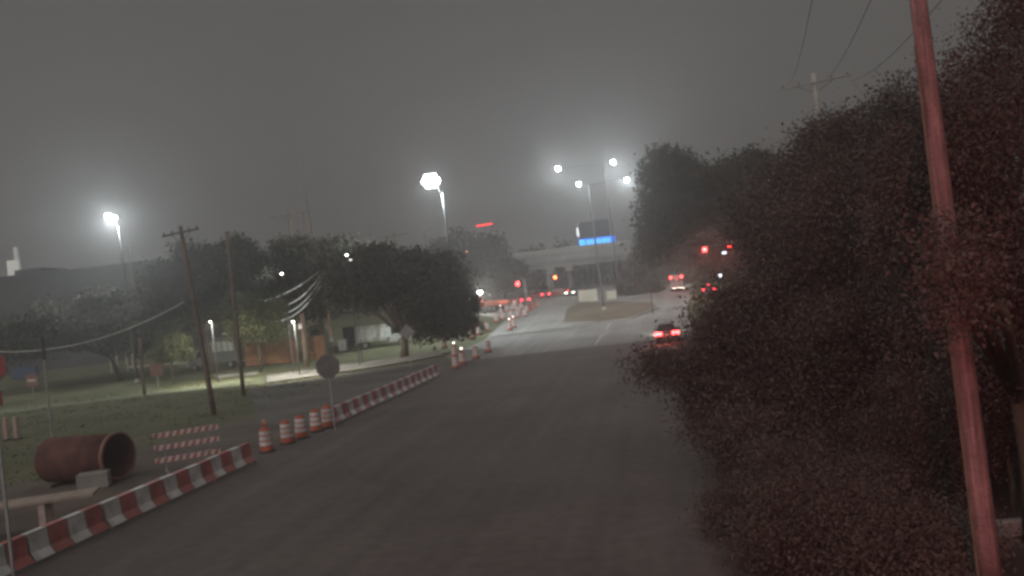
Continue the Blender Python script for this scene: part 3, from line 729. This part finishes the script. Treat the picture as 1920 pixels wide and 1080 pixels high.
r, poly, z = sign(P(60, 713, 88), 'rect', (.55, .55), 'small orange red sign board in front of the dark yard', mat('orange_red_sign', (.26, .12, .10), .6, .2, 3.), M_signback, 'orange_board', 1)
MB().box(-.4, .4, -.058, -.051, z - .12, z + .1).build('white_stripe', M_white, r)
sign(P(80, 655, 42), 'rect', (.12, .5), 'thin grey sign post on the grass with a narrow edge-on plate', M_signback, M_signback, 'sign_post', 1, rot=R(80))
# two pale channelizer posts at the frame edge
for (x, y, lab) in [(14, 826, 'pale pinkish marker post at the left frame edge, left of two'), (33, 824, 'pale pinkish marker post at the left frame edge, right of two')]:
    p = G(x, y); root = empty('marker_post', p, 0, lab, 'marker post', 'marker posts')
    MB().lathe([(.3, 0), (.3, .06), (.2, .1)], 12).build('base', M_rubber, root)
    MB().lathe([(.17, .08), (.16, .9), (.15, 1.35), (.1, 1.4)], 12).build('post', mat('pale_pink_plastic', (.42, .30, .27), .6, .15), root)
# utility sign stake and pedestal by the trees
def pedestal(x, y, label, w=.35, h=.6):
    p = G(x, y); root = empty('utility_pedestal', p, .3, label, 'pedestal')
    MB().box(-w / 2, w / 2, -.2, .2, 0, h, ch=.04).build('body', M_beige, root)
    MB().prism([(-w / 2 - .02, h), (w / 2 + .02, h), (0, h + .16)], -.22, .22).build('cap', M_beige, root)
pedestal(1392, 1012, 'small pale utility pedestal at the edge of the dark verge', .24, .36)

# ------------------------------------------------------------------ yard: fence, vehicles, shed, dark building
def fence(a, b, label, h=2.4, nb=8, m=None):
    p, q = G(*a), G(*b); d = q - p; L = Vector((d.x, d.y)).length; root = empty('wooden_fence', p, math.atan2(d.y, d.x), label, 'fence', 'wooden yard fences')
    n = max(1, round(L / 2.4)); sl = (q.z - p.z) / L
    for k in range(n + 1):
        x = L * k / n; MB().box(x - .06, x + .06, -.02, .1, -.2, h + .1 + sl * x).build('post', M_wood, root)
    for k in range(n):
        for j in range(nb):
            x0, x1 = L * k / n + .02, L * (k + 1) / n - .02; z0 = .08 + j * h / nb; e = rng.uniform(-.01, .01)
            vs = []
            for yy in (-.055 + e, -.022 + e):
                vs += [(x0, yy, z0 + sl * x0), (x1, yy, z0 + sl * x1), (x1, yy, z0 + h / nb - .03 + sl * x1), (x0, yy, z0 + h / nb - .03 + sl * x0)]
            MB().add(vs, [(0, 1, 2, 3), (7, 6, 5, 4), (0, 4, 5, 1), (1, 5, 6, 2), (2, 6, 7, 3), (3, 7, 4, 0)]).build('board', M_board, root)
fence((462, 688), (560, 679), 'brown board fence between the lit shrub and the thick dark post', 2.5, 9)
fence((582, 676), (612, 673), 'short brown board fence panel between the two dark posts', 2.5, 9)
# low pale wall / rail strips
def rail(a, b, label, h=.7):
    p, q = G(*a), G(*b); d = q - p; L = d.length; root = empty('guard_rail', p, math.atan2(d.y, d.x), label, 'rail')
    for k in range(4): x = .2 + (L - .4) * k / 3; MB().box(x - .06, x + .06, .05, .2, -.1, h).build('post', M_wood, root)
    MB().box(0, L, -.02, .048, h - .28, h).build('rail', mat('pale_rail', (.55, .50, .40), .6, .15), root)
rail((243, 697), (356, 690), 'low pale rail in front of the dark yard shrubs')
def yard_truck(loc, rz, label, paint, boxh=2.7, name='parked_truck', long=6.2):
    root = empty(name, loc, rz, label, 'truck', 'vehicles parked in the yard')
    MB().box(-1.1, 1.1, -long / 2, long / 2 - 2.0, .75, boxh, ch=.04).build('cargo_box', paint, root)
    prof_body('cab', [(long / 2 - 1.9, .5), (long / 2 - 1.9, 2.2), (long / 2 - 1.0, 2.2), (long / 2 - .5, 1.4), (long / 2 + .5, 1.2), (long / 2 + .55, .5)], lambda z: 1.0 if z < 1.4 else 1 - .15 * (z - 1.4), paint, root)
    for s in (-1, 1):
        MB().add([(s * 1.0, long / 2 - 1.7, 1.45), (s * 1.0, long / 2 - .65, 1.45), (s * .91, long / 2 - 1.0, 2.1), (s * .91, long / 2 - 1.7, 2.1)], [(0, 1, 2, 3)]).build('side_window', M_glass, root).location = (s * .02, 0, 0)
        for y in (-long / 2 + 1., long / 2 - .4): wheel(root, s * .9, y, .42, .26)
        for k in range(5):
            y = -long / 2 + .35 + k * .78; MB().box(s * 1.105 - .012, s * 1.105 + .012, y, y + .62, boxh - 1.5, boxh - .4).build('side_panel', mat('pale_panel', (.62, .66, .64), .4, .15), root)
    MB().box(-1.0, 1.0, long / 2 + .52, long / 2 + .66, .5, .75).build('bumper', M_white, root)
    MB().box(-1.11, 1.11, -long / 2 - .08, -long / 2 - .005, .55, .75).build('rear_bumper', M_white, root)
M_ytruck = mat('yard_truck_paint', (.18, .19, .19), .4, .2); M_pale = mat('pale_truck_paint', (.45, .47, .44), .4, .15)
p = G(402, 693); yard_truck(p + Vector((0, 1.5, 0)), R(80), 'dark box truck with pale glinting panels parked behind the utility poles', M_ytruck, 3.4)
p = G(706, 653); yard_truck(p + Vector((0, 2, 0)), R(-76), 'pale box truck parked right of the pale utility pole', M_pale, 2.6, long=5.6)
def shed():
    p = P(594, 640, 106); root = empty('garden_shed', (p.x, p.y, g(p.y)), YAW, 'pale arched shed glimpsed between the two dark posts', 'shed')
    n = 12; w, hh = 1.15, 2.4; poly = [(-w, 0)] + [(w * -math.cos(math.pi * k / n), hh + .9 * math.sin(math.pi * k / n)) for k in range(n + 1)] + [(w, 0)]
    MB().prism(poly, 0, 3).build('shell', mat('pale_green_sheet', (.34, .38, .28), .6, .2, 2.), root)
    MB().prism([(x * .7, zz * .82) for x, zz in poly], -.03, -.004).build('door', M_green, root)
shed()
def bin_box(x, y, w, h, label, m, name, cat, rz=0.):
    p = G(x, y); root = empty(name, p, YAW + rz, label, cat)
    MB().box(-w / 2, w / 2, 0, 1.0, .1, h, ch=.03).build('body', m, root); MB().box(-w / 2 - .04, w / 2 + .04, -.05, 1.05, h, h + .08).build('lid', m, root)
    for s in (-1, 1): MB().tube([(s * w * .4 - .05, .2, .1), (s * w * .4 + .05, .2, .1)], .1, 8).build('wheel', M_rubber, root)
bin_box(643, 660, .9, 1.3, 'pale crate shaped bin beside the pale utility pole', M_white, 'pale_bin', 'bin')
bin_box(660, 648, 1.9, 2.2, 'dark blue skip box between the pale pole and the pale truck', mat('navy_box', (.05, .05, .09), .6), 'dark_skip', 'skip')
bin_box(45, 712, 3.0, 1.6, 'dark blue covered load in the shadowed yard', mat('blue_tarp', (.04, .06, .12), .6, .4), 'covered_load', 'covered load')

def long_building():
    d = 128; a = P(-160, 560, d); b = P(300, 560, d); c = (a + b) / 2; root = empty('warehouse', (c.x, c.y, g(c.y)), YAW, 'long dark flat-roofed warehouse behind the yard', 'warehouse')
    w = (b - a).length / 2 * 1.0; zt = P(70, 516, d).z - g(c.y)
    MB().box(-w, w, 0, 26, -.3, zt).build('wall', mat('dark_wall', (.06, .058, .058), .8, .2, .4), root)
    MB().box(-w - .2, w + .2, -.2, 26.2, zt, zt + .35).build('roof_edge', M_dark, root)
    MB().box(-w * .35, -w * .12, 6, 14, zt + .35, zt + 1.5).build('roof_unit', M_dark, root)
    for k in range(7):
        x = -w + 3 + k * (2 * w - 6) / 6.5; f = MB().box(x, x + 2.6, -.08, -.005, 2.6, 4.2).build('window', M_dark, root); MB().box(x + .12, x + 2.48, -.1, -.082, 2.72, 4.08).build('pane', M_glass, f)
    return root
long_building()
def white_tower():
    d = 150; c = P(26, 502, d); root = empty('lit_wall_tower', (c.x, c.y, g(c.y)), YAW, 'pale lit tower wall rising over the warehouse roof', 'lit sign')
    z0, z1, z2 = (P(26, yy, d).z - g(c.y) for yy in (518, 488, 464)); M_l = mat('white_wall_glow', (.7, .7, .66), .5, .1, emit=(1, .97, .88), strength=.22)
    MB().box(-.95, .95, -.3, .3, z0 - .4, z1).build('lightbox', M_l, root); MB().box(.35, .95, -.28, .28, z1, z2).build('fin', mat('fin_glow', (.6, .6, .58), .5, .1, emit=(1, .97, .9), strength=.1), root)  # light falling on a pale wall put in as a faint glow
    MB().box(-.25, .25, -.2, .2, 0, z0 - .4).build('post', M_steel, root)
white_tower()
def canopy():
    d = 112; c = P(214, 555, d); root = empty('lit_canopy', (c.x, c.y, g(c.y)), YAW, 'small tan canopy catching light before the dark warehouse', 'canopy')
    z = c.z - g(c.y); m = mat('tan_canopy', (.5, .42, .28), .7, .15)
    MB().prism([(-1.25, z - .35), (1.2, z - .2), (1.2, z + .25), (-.9, z + .25)], -1, 1.2).build('roof', m, root)
    for x in (-1.0, 1.0):
        for y in (-.8, 1.): MB().box(x - .08, x + .08, y - .08, y + .08, 0, z - .2).build('post', m, root)
canopy()

# ------------------------------------------------------------------ trees
def crown_mesh(ells, n, lp, ls, spread, m, name='crown', hollow=.45):
    ws = np.array([(e[1][0] * e[1][1] * e[1][2]) ** (2 / 3) for e in ells]); ws /= ws.sum()
    idx = nrg.choice(len(ells), n, p=ws)
    C = np.array([e[0] for e in ells], float)[idx]; Rr = np.array([e[1] for e in ells], float)[idx]
    dirs = nrg.normal(size=(n, 3)); dirs /= np.linalg.norm(dirs, axis=1)[:, None]
    ph = nrg.uniform(0, 6.28, (len(ells), 4))[idx]
    wob = 1 + .16 * np.sin(3 * dirs[:, 0] * 2 + ph[:, 0]) * np.sin(4 * dirs[:, 1] + ph[:, 1]) + .14 * np.sin(7 * dirs[:, 2] + 5 * dirs[:, 0] + ph[:, 2]) + .07 * np.sin(13 * dirs[:, 1] + 11 * dirs[:, 2] + ph[:, 3])
    rad = (hollow + (1 - hollow) * nrg.uniform(0, 1, n) ** .6) * wob
    cl = C + dirs * Rr * rad[:, None]
    N = n * lp
    c = np.repeat(cl, lp, 0) + nrg.normal(size=(N, 3)) * spread * np.array([1, 1, .75])
    a = nrg.normal(size=(N, 3)); a /= np.linalg.norm(a, axis=1)[:, None]
    b = np.cross(a, nrg.normal(size=(N, 3))); b /= np.linalg.norm(b, axis=1)[:, None] + 1e-9
    s = ls * (.55 + 1.3 * nrg.uniform(0, 1, N) ** 2.2)[:, None]
    a = a * s; b = b * s * .55
    V = np.empty((N, 4, 3)); V[:, 0] = c - a; V[:, 1] = c - b * 1.0 + a * .1; V[:, 2] = c + a; V[:, 3] = c + b * 1.0 + a * .1
    V = V.reshape(-1, 3)
    me = bpy.data.meshes.new(name); me.vertices.add(N * 4); me.vertices.foreach_set('co', V.ravel())
    me.loops.add(N * 4); me.loops.foreach_set('vertex_index', np.arange(N * 4)); me.polygons.add(N)
    me.polygons.foreach_set('loop_start', np.arange(0, N * 4, 4)); me.polygons.foreach_set('loop_total', np.full(N, 4))
    me.update(calc_edges=True); me.materials.append(m); return me
def tree(base, ells, label, n, lp=14, ls=.12, spread=.35, m=None, tr=.2, name='tree', group='trees', hollow=.45, trunk_m=None, cat='tree'):
    base = Vector(base); root = empty(name, base, 0, label, cat, group)
    loc = [((Vector(c) - base), r) for c, r in ells]; lobes = list(loc)
    for c, r in loc:
        for k in range(8):
            a = rng.uniform(0, 6.28); e = rng.uniform(-.45, 1.3); q = rng.uniform(.2, .46); f = rng.uniform(.8, 1.18)
            lobes.append((c + Vector((r[0] * math.cos(a) * math.cos(e), r[1] * math.sin(a) * math.cos(e), r[2] * math.sin(e))) * f, tuple(x * q for x in r)))
    cm = crown_mesh([(tuple(c), r) for c, r in lobes], n, lp, ls, spread, m or M_leaf, hollow=hollow); co = bpy.data.objects.new('crown', cm); COL.objects.link(co); co.parent = root
    mean = sum((c for c, r in loc), Vector()) / len(loc); fork = Vector((mean.x * .25, mean.y * .25, max(1.2, min(c.z - r[2] for c, r in loc) * .6 + mean.z * .25)))
    tm = MB(); tm.tube([(0, 0, -.2), fork * .5 + Vector((tr * .4, 0, 0)), fork, fork.lerp(mean, .6)], [tr * 1.35, tr, tr * .8, tr * .5], 9)
    for c, r in loc:
        for k in range(3):
            e = c + Vector((rng.uniform(-.6, .6) * r[0], rng.uniform(-.6, .6) * r[1], rng.uniform(-.3, .6) * r[2]))
            tm.tube([fork * rng.uniform(.85, 1), fork.lerp(e, .5) + Vector((rng.uniform(-.3, .3), rng.uniform(-.3, .3), .3)), e], [tr * .5, tr * .3, tr * .08], 6)
    tm.build('trunk', trunk_m or M_bark, root, True)
    return root
def E(x, y, d, rx, rz, ry=None):              # crown lobe centred on a photo point, radii in metres
    return (tuple(P(x, y, d)), (rx, ry or rx, rz))
def under(x, y, d): p = P(x, y, d); return (p.x, p.y, g(p.y))
# right-hand mass
tree(under(1560, 600, 25), [E(1535, 650, 25, 2.5, 2.3), E(1370, 720, 25, 1.6, 1.0), E(1255, 700, 24.5, .85, .5), E(1640, 520, 25, 2.7, 2.8), E(1500, 820, 24, 2.4, 1.5), E(1640, 790, 24, 2.6, 2.0), E(1390, 800, 24, 1.2, .8), E(1720, 620, 25, 2.5, 3.0), E(1420, 605, 25, 1.4, .9), E(1345, 645, 25, .8, .6), E(1760, 800, 23, 2.0, 1.5), E(1570, 900, 22.5, 2.2, 1.2), E(1440, 890, 23, 1.2, 1.0)],
     'big dark tree overhanging the right side of the road and the dark car', 10500, 50, .036, .30, M_leafr, .28, 'overhanging_tree', 'trees right of the road')
tree(under(1600, 500, 33), [E(1500, 400, 33, 1.7, 1.9), E(1470, 470, 34, 1.0, 1.3), E(1600, 330, 33, 2.6, 1.9), E(1580, 470, 32, 2.4, 2.4), E(1690, 320, 32, 2.4, 2.6)],
     'dark tree behind the overhanging one, below the tall hazy pole', 5200, 34, .052, .36, M_leafr, .25, 'dark_tree', 'trees right of the road')
tree(under(1880, 420, 17), [E(1880, 330, 17, 1.9, 2.2), E(1930, 130, 17, 1.25, 1.5), E(1820, 480, 17.5, 1.5, 1.7), E(1930, 560, 17, 1.6, 1.7), E(1810, 640, 17.5, 1.3, 1.1), E(1785, 500, 12.2, .28, .55), E(1800, 590, 12.2, .22, .3)],
     'near dark tree behind the red-lit pole at the right frame edge', 5000, 44, .030, .25, M_leafr, .2, 'near_tree', 'trees right of the road')
tree(under(1350, 480, 150), [E(1310, 410, 150, 5.5, 5.5), E(1370, 430, 148, 6, 6.5), E(1440, 440, 146, 6, 7), E(1220, 490, 152, 2.6, 4.4), E(1255, 460, 152, 4, 4.6), E(1330, 490, 152, 4.5, 4), E(1400, 510, 150, 5, 4)], 'far dark tree mass behind the red signals', 4200, 16, .30, .8, M_leaf, .5, 'far_tree', 'trees right of the road')
tree(under(1440, 430, 100), [E(1245, 400, 100, 2.8, 3.6), E(1235, 330, 100, 1.6, 2.2), E(1290, 360, 100, 2.8, 3.2), E(1335, 365, 102, 2.8, 3.0), E(1225, 460, 100, 1.5, 1.8), E(1400, 340, 102, 3, 3)], 'hazy tree at the left edge of the right tree mass, beside a small lamp', 2600, 14, .20, .6, M_leaf, .3, 'hazy_tree', 'trees right of the road')
tree(under(1100, 520, 240), [E(1010, 520, 240, 7, 6), E(1070, 515, 242, 7, 6), E(1140, 515, 240, 7, 6), E(1210, 510, 240, 7, 6)], 'dark far tree line seen under the overpass', 1500, 12, .5, 1.0, M_leaf, .4, 'far_tree', 'trees behind the overpass')
# shrubs on the dark verge
def shrub(x, y, d, rx, rz, label, n=500, m=None, ls=.028, ry=None):
    p = P(x, y, d); b = Vector((p.x, p.y, g(p.y))); tree(b, [(tuple(p), (rx, ry or rx, rz)), (tuple(p + Vector((rx * .6, .4, -rz * .2))), (rx * .7, rx * .7, rz * .8)), (tuple(p + Vector((-rx * .6, .2, -rz * .3))), (rx * .6, rx * .6, rz * .7))], label, n, 24, ls, .22, m or M_leafr, .06, 'shrub', 'shrubs', cat='shrub')
shrub(1490, 950, 19, 1.6, 1.0, 'dark shrub on the verge below the overhanging tree', 2600)
shrub(1640, 940, 20, 1.5, .9, 'dark shrub on the verge left of the red pole', 2400)
shrub(1760, 800, 21, 1.6, 1.1, 'dark shrub directly left of the red pole, under the trees', 2600)
shrub(1880, 760, 19, 1.5, 1.0, 'dark shrub right of the red pole at the frame edge', 2400)
shrub(1535, 1010, 16.5, 1.3, .8, 'dark shrub at the bottom edge beside the road', 2400)
shrub(1690, 1030, 15.5, 1.2, .6, 'dark low shrub at the bottom edge left of the red pole', 2200)
# left-hand and central trees
tree(under(380, 560, 96), [E(380, 520, 96, 4.2, 2.9), E(320, 540, 96, 3.2, 2.8), E(440, 500, 95, 2.8, 2.4), E(300, 600, 95, 3.0, 2.2), E(420, 565, 95, 3.0, 2.5)], 'broad dark tree behind the two utility poles', 2400, 12, .20, .5, M_leaf, .3, 'yard_tree', 'trees left of the road')
tree(under(590, 540, 104), [E(590, 500, 104, 3.6, 2.6), E(545, 500, 104, 2.4, 2.6), E(640, 500, 103, 3.0, 2.6), E(530, 560, 104, 2.8, 2.2), E(700, 490, 103, 2.8, 1.6), E(600, 560, 104, 3, 2.2), E(680, 545, 103, 3.2, 2.4)], 'dark round-topped tree behind the pale utility pole', 2700, 12, .20, .5, M_leaf, .3, 'round_tree', 'trees left of the road')
tree(under(745, 560, 88), [E(700, 500, 88, 2.4, 1.5), E(660, 545, 88, 2.2, 1.7), E(745, 520, 88, 2.9, 2.2), E(800, 535, 88, 2.9, 2.6), E(850, 530, 88, 2.0, 2.3), E(700, 540, 88, 2.4, 1.9), E(800, 600, 88, 2.4, 2.0), E(850, 595, 88, 2.1, 2.2), E(770, 500, 88, 2.4, 1.4)], 'big dark oak in the centre below the brightest lamp', 2900, 13, .18, .45, M_leaf, .34, 'oak_tree', 'trees left of the road')
tree(under(920, 520, 165), [E(915, 500, 165, 3.6, 4.2), E(945, 520, 168, 2.6, 3.0), E(870, 500, 160, 4.5, 4.5)], 'hazy far tree between the oak and the overpass', 1500, 12, .4, .8, M_leaf, .35, 'far_tree', 'trees left of the road')
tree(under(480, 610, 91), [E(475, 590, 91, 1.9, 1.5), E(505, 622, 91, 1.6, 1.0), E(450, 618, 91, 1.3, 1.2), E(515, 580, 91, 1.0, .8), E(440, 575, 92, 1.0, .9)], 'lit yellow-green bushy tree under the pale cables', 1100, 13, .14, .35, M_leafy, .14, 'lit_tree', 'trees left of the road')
tree(under(215, 620, 100), [E(200, 600, 100, 4.5, 2.6), E(120, 620, 100, 4.5, 2.4), E(270, 630, 99, 3.4, 2.0), E(40, 635, 100, 4.2, 2.4)], 'dark shrubby tree row end in front of the warehouse', 2200, 12, .2, .5, M_leaf, .25, 'yard_tree', 'trees left of the road')
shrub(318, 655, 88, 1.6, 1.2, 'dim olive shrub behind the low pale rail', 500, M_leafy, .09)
shrub(860, 610, 105, 2.0, 1.2, 'low dark shrub at the foot of the oak beside the road', 500, M_leaf, .14)
shrub(1195, 545, 140, 3.0, 1.4, 'dark shrub on the far side of the grassed island', 500, M_leaf, .2)

# ------------------------------------------------------------------ small things right of the road
for (x, y, w, h, lab) in [(1617, 768, .18, .5, 'thin pale stake glimpsed through the dark foliage'), (1656, 765, .30, .45, 'pale small board glimpsed through the dark foliage')]:
    p = P(x, y, 27); root = empty('pale_marker', (p.x, p.y, 0), .2, lab, 'marker'); MB().box(-w / 2, w / 2, -.03, .03, p.z - h, p.z + h).build('plate', M_white, root); MB().box(-.03, .03, .031, .08, 0, p.z).build('post', M_steel, root)
def lot():
    sheet('parking_lot', [(12.1, 10), (40, 10), (40, 46), (12.1, 46)], .004, M_old)
    a = [G(1790, 1016), G(1960, 1000)]; d = a[1] - a[0]; L = 5.0; o = MB().box(0, L, -.12, .12, 0, .32, ch=.03).build('concrete_kerb_block', M_dirtconc); o.location = a[0]; o.rotation_euler = (0, 0, math.atan2(d.y, d.x)); tag(o, 'long pale concrete block low behind the red pole', 'concrete block')
lot()
# grass tufts on the left verge
def tufts():
    n = 2200; V = []; F = []
    x = nrg.uniform(-62, LX - 9, n); y = nrg.uniform(26, 78, n)
    for i in range(n):
        if P(0, 0, 1) and (x[i] > -24 and y[i] > 52): continue
        h = nrg.uniform(.05, .17)
        for k in range(4):
            a = nrg.uniform(0, 6.28); dx, dy = math.cos(a) * .05, math.sin(a) * .05; lx, ly = nrg.normal(0, .12, 2); o = len(V)
            px, py = x[i] + nrg.normal(0, .12), y[i] + nrg.normal(0, .12); z = g(py) - .02
            V += [(px - dx, py - dy, z), (px + dx, py + dy, z), (px + lx, py + ly, z + h)]; F.append((o, o + 1, o + 2))
    me = bpy.data.meshes.new('grass'); me.from_pydata(V, [], F); me.materials.append(mat('grass_blade', (.17, .19, .085), .9, .3, .4)); o = bpy.data.objects.new('grass', me); COL.objects.link(o)
    tag(o, 'rough green-brown grass on the verge behind the barrier', 'grass', kind='stuff')
tufts()

# ------------------------------------------------------------------ haze
hm = bpy.data.materials.new('haze_volume'); hm.use_nodes = True; n = hm.node_tree; n.nodes.clear()
ou = n.nodes.new('ShaderNodeOutputMaterial'); pv = n.nodes.new('ShaderNodeVolumePrincipled')
pv.inputs['Color'].default_value = (.95, .95, .95, 1); pv.inputs['Density'].default_value = HAZE_D; pv.inputs['Anisotropy'].default_value = .78
n.links.new(pv.outputs['Volume'], ou.inputs['Volume'])
hm.cycles.volume_sampling = 'EQUIANGULAR'
hz = MB().box(-620, 620, -60, 920, -1.2, 42).build('haze', hm); tag(hz, 'thin night haze over the whole place', 'haze', kind='stuff')
